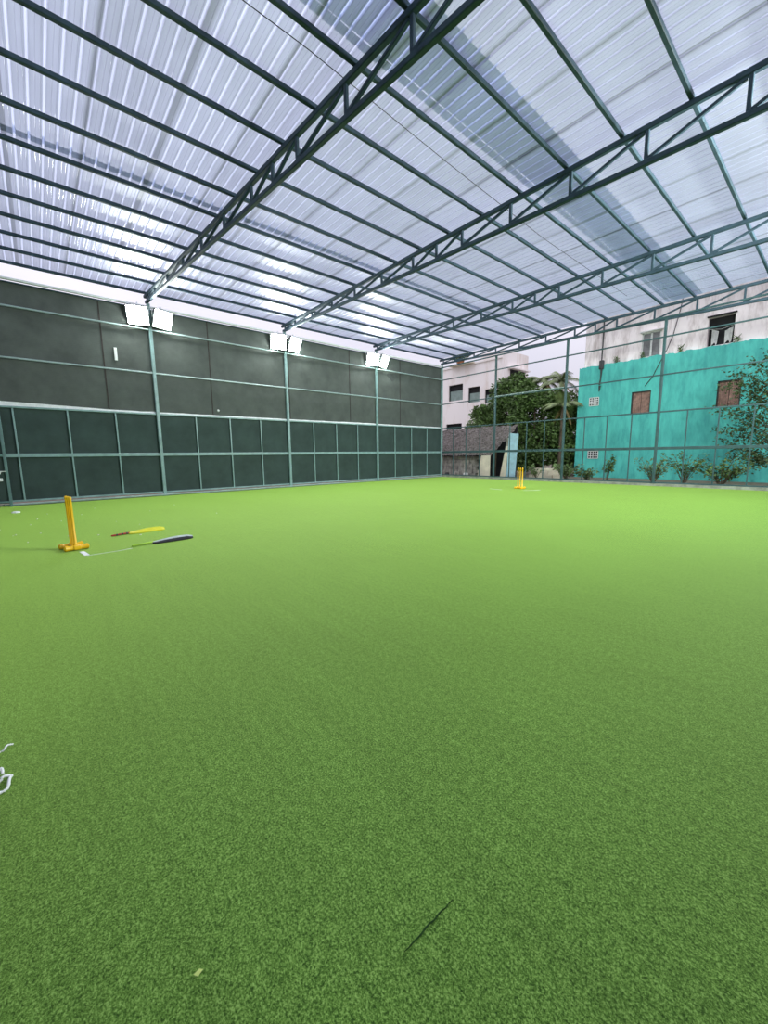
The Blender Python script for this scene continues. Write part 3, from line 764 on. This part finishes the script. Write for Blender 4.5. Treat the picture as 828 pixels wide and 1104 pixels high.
# shrubs in front of the teal building
def shrub(x, y, h, spread, n, size, label, m, bare=.3):
    t = thing('shrub', (x,y,-.03), label, 'shrub', 'shrubs between the fence and the teal building')
    bs = MB(); bl = MB()
    for i in range(n):
        a = random.uniform(0,2*PI); ex = Vector((spread*random.uniform(-1,1), .35*math.sin(a)*spread, h*random.uniform(.55,1.0)))
        mid = Vector((ex.x*.35,ex.y*.4,ex.z*.55))
        bs.tube([(0,0,0),tuple(mid),tuple(ex)], [.014,.010,.004], 5)
        for k in range(22):
            f = bare+random.random()*(1-bare); q = mid.lerp(ex, max(0,(f-.4)/.6)) if f > .4 else mid*f/.4
            leaf(bl, q+Vector((random.uniform(-.07,.07),random.uniform(-.07,.07),random.uniform(-.07,.07))), size*random.uniform(.7,1.3))
    bs.build('stems', M['bark'], t); bl.build('leaves', m, t)
shrub(6.9,1.4,.95,1.1,22,.14,'low pale leafy shrub by the left end of the teal wall', M['leaf_light'])
shrub(8.0,1.2,.7,.7,14,.12,'low pale shrub right of the second back post', M['leaf_light'])
shrub(8.85,1.3,1.35,.30,9,.13,'upright young shrub between the second and third back posts', M['leaf'], .5)
shrub(10.7,1.2,1.15,.75,20,.10,'wispy shrub just right of the third back post', M['leaf_light'])
shrub(11.7,1.5,1.4,.9,18,.10,'sparse twiggy shrub below the brown shuttered window', M['leaf'])
shrub(12.9,1.3,1.1,.9,26,.12,'dense shrub at the foot of the tree on the right edge', M['leaf'])
shrub(5.2,1.7,.8,.6,10,.12,'small shrub in front of the low cream wall', M['leaf_light'])
# tree on the right edge
t = thing('tree', (14.3,2.6,-.03), 'slender tree reaching in from the right edge in front of the teal wall', 'tree', 'trees behind the back fence')
bs = MB(); bl = MB(); L0 = Vector((14.3,2.6,-.03))
bs.tube([(0,0,0),(.05,0,1.5),(-.1,0,3.2),(-.2,0,4.6),(-.1,0,5.6)], [.07,.06,.045,.03,.01], 8)
ends = [(12.75,4.35),(12.9,4.0),(12.6,3.85),(13.0,3.5),(13.2,4.6),(13.3,3.9),(13.1,2.9),(12.75,2.7),(12.9,2.2),(12.7,1.7),(13.1,1.4),(13.4,2.2),(13.5,3.2),(13.3,1.0),(13.6,.8),(13.7,4.9),(12.9,1.1),(12.4,3.0),(12.5,2.2)]
for (x, z) in ends:
    e = Vector((x,2.6+random.uniform(-.5,.3),z))-L0; s = Vector((-.1,0,max(.8,z-1.0)))
    m1 = s.lerp(e,.5)+Vector((0,0,.15)); bs.tube([tuple(s),tuple(m1),tuple(e)], [.02,.014,.004], 5)
    for k in range(150):
        f = random.uniform(.25,1.08); q = s.lerp(e,f)+Vector((0,0,.15*4*max(0,f*(1-f)))); g = .22
        leaf(bl, q+Vector((random.gauss(0,g*.6),random.gauss(0,g*.6),random.gauss(0,g*.5))), .115*random.uniform(.7,1.3))
bs.build('trunk', M['bark'], t); bl.build('foliage', M['leaf_dark'], t)

# ------------------------------------------------------------------ court sides out of view
b = MB(); b.box(WX+.05,WX+.07,RY,.02,.05,2.9); struct(b.build('wall_right', M['cloth_low']), 'dark net on the right side of the court')
b = MB(); b.box(-.05,WX+.07,RY-.02,RY,.0,6.3); struct(b.build('wall_rear', M['cloth']), 'dark cloth behind the camera')
# the lamps of the right-hand wall
for k in (1,2):
    l = bpy.data.lights.new('right_wall_lamp', 'AREA'); l.energy = 820; l.size = .9; l.size_y = .4; l.shape = 'RECTANGLE'; l.color = (.93,1,.96)
    o = bpy.data.objects.new('right_wall_lamp', l); C.objects.link(o); o.location = (WX-.2,-SL*k+1,6.0)
    o.rotation_euler = (Vector((4,-SL*k+.5,0))-o.location).to_track_quat('-Z','Y').to_euler()

# ------------------------------------------------------------------ sky
w = bpy.data.worlds.new('sky'); bpy.context.scene.world = w; w.use_nodes = True
N = w.node_tree.nodes; L = w.node_tree.links; bg = N['Background']
tc = N.new('ShaderNodeTexCoord'); nz = N.new('ShaderNodeTexNoise'); nz.inputs['Scale'].default_value = 2.0; nz.inputs['Detail'].default_value = 6
L.new(tc.outputs['Generated'], nz.inputs['Vector'])
r = N.new('ShaderNodeValToRGB'); r.color_ramp.elements[0].position = .35; r.color_ramp.elements[1].position = .7
r.color_ramp.elements[0].color = (.55,.55,.66,1); r.color_ramp.elements[1].color = (.73,.70,.77,1)
L.new(nz.outputs['Fac'], r.inputs['Fac']); L.new(r.outputs['Color'], bg.inputs['Color'])
# overcast sky: the zenith is brighter than the horizon
sx = N.new('ShaderNodeSeparateXYZ'); L.new(tc.outputs['Generated'], sx.inputs[0])
mr = N.new('ShaderNodeMapRange'); mr.inputs['From Min'].default_value = .1; mr.inputs['From Max'].default_value = .95
mr.inputs['To Min'].default_value = 1.1; mr.inputs['To Max'].default_value = 2.75; L.new(sx.outputs['Z'], mr.inputs['Value'])
L.new(mr.outputs['Result'], bg.inputs['Strength'])

# ------------------------------------------------------------------ camera
F = Vector((-0.74936475, 0.64672021, -0.14214586)); Rt = Vector((0.65467552, 0.75580432, -0.01264071)); U = Vector((-0.09925945, 0.10253192, 0.98976501))
cam = bpy.data.cameras.new('camera'); co = bpy.data.objects.new('camera', cam); C.objects.link(co)
mm = Matrix((Rt, U, -F)).transposed().to_4x4(); mm.translation = Vector((15.92671934,-18.33689481,1.34384967)); co.matrix_world = mm
cam.sensor_fit = 'HORIZONTAL'; cam.sensor_width = 36; cam.lens = 427.06/828*36; cam.clip_start = .05; cam.clip_end = 200
sc = bpy.context.scene; sc.camera = co
sc.view_settings.view_transform = 'Standard'; sc.view_settings.look = 'None'; sc.view_settings.exposure = 0.0
sc.cycles.max_bounces = 8; sc.cycles.transmission_bounces = 8; sc.cycles.sample_clamp_indirect = 6
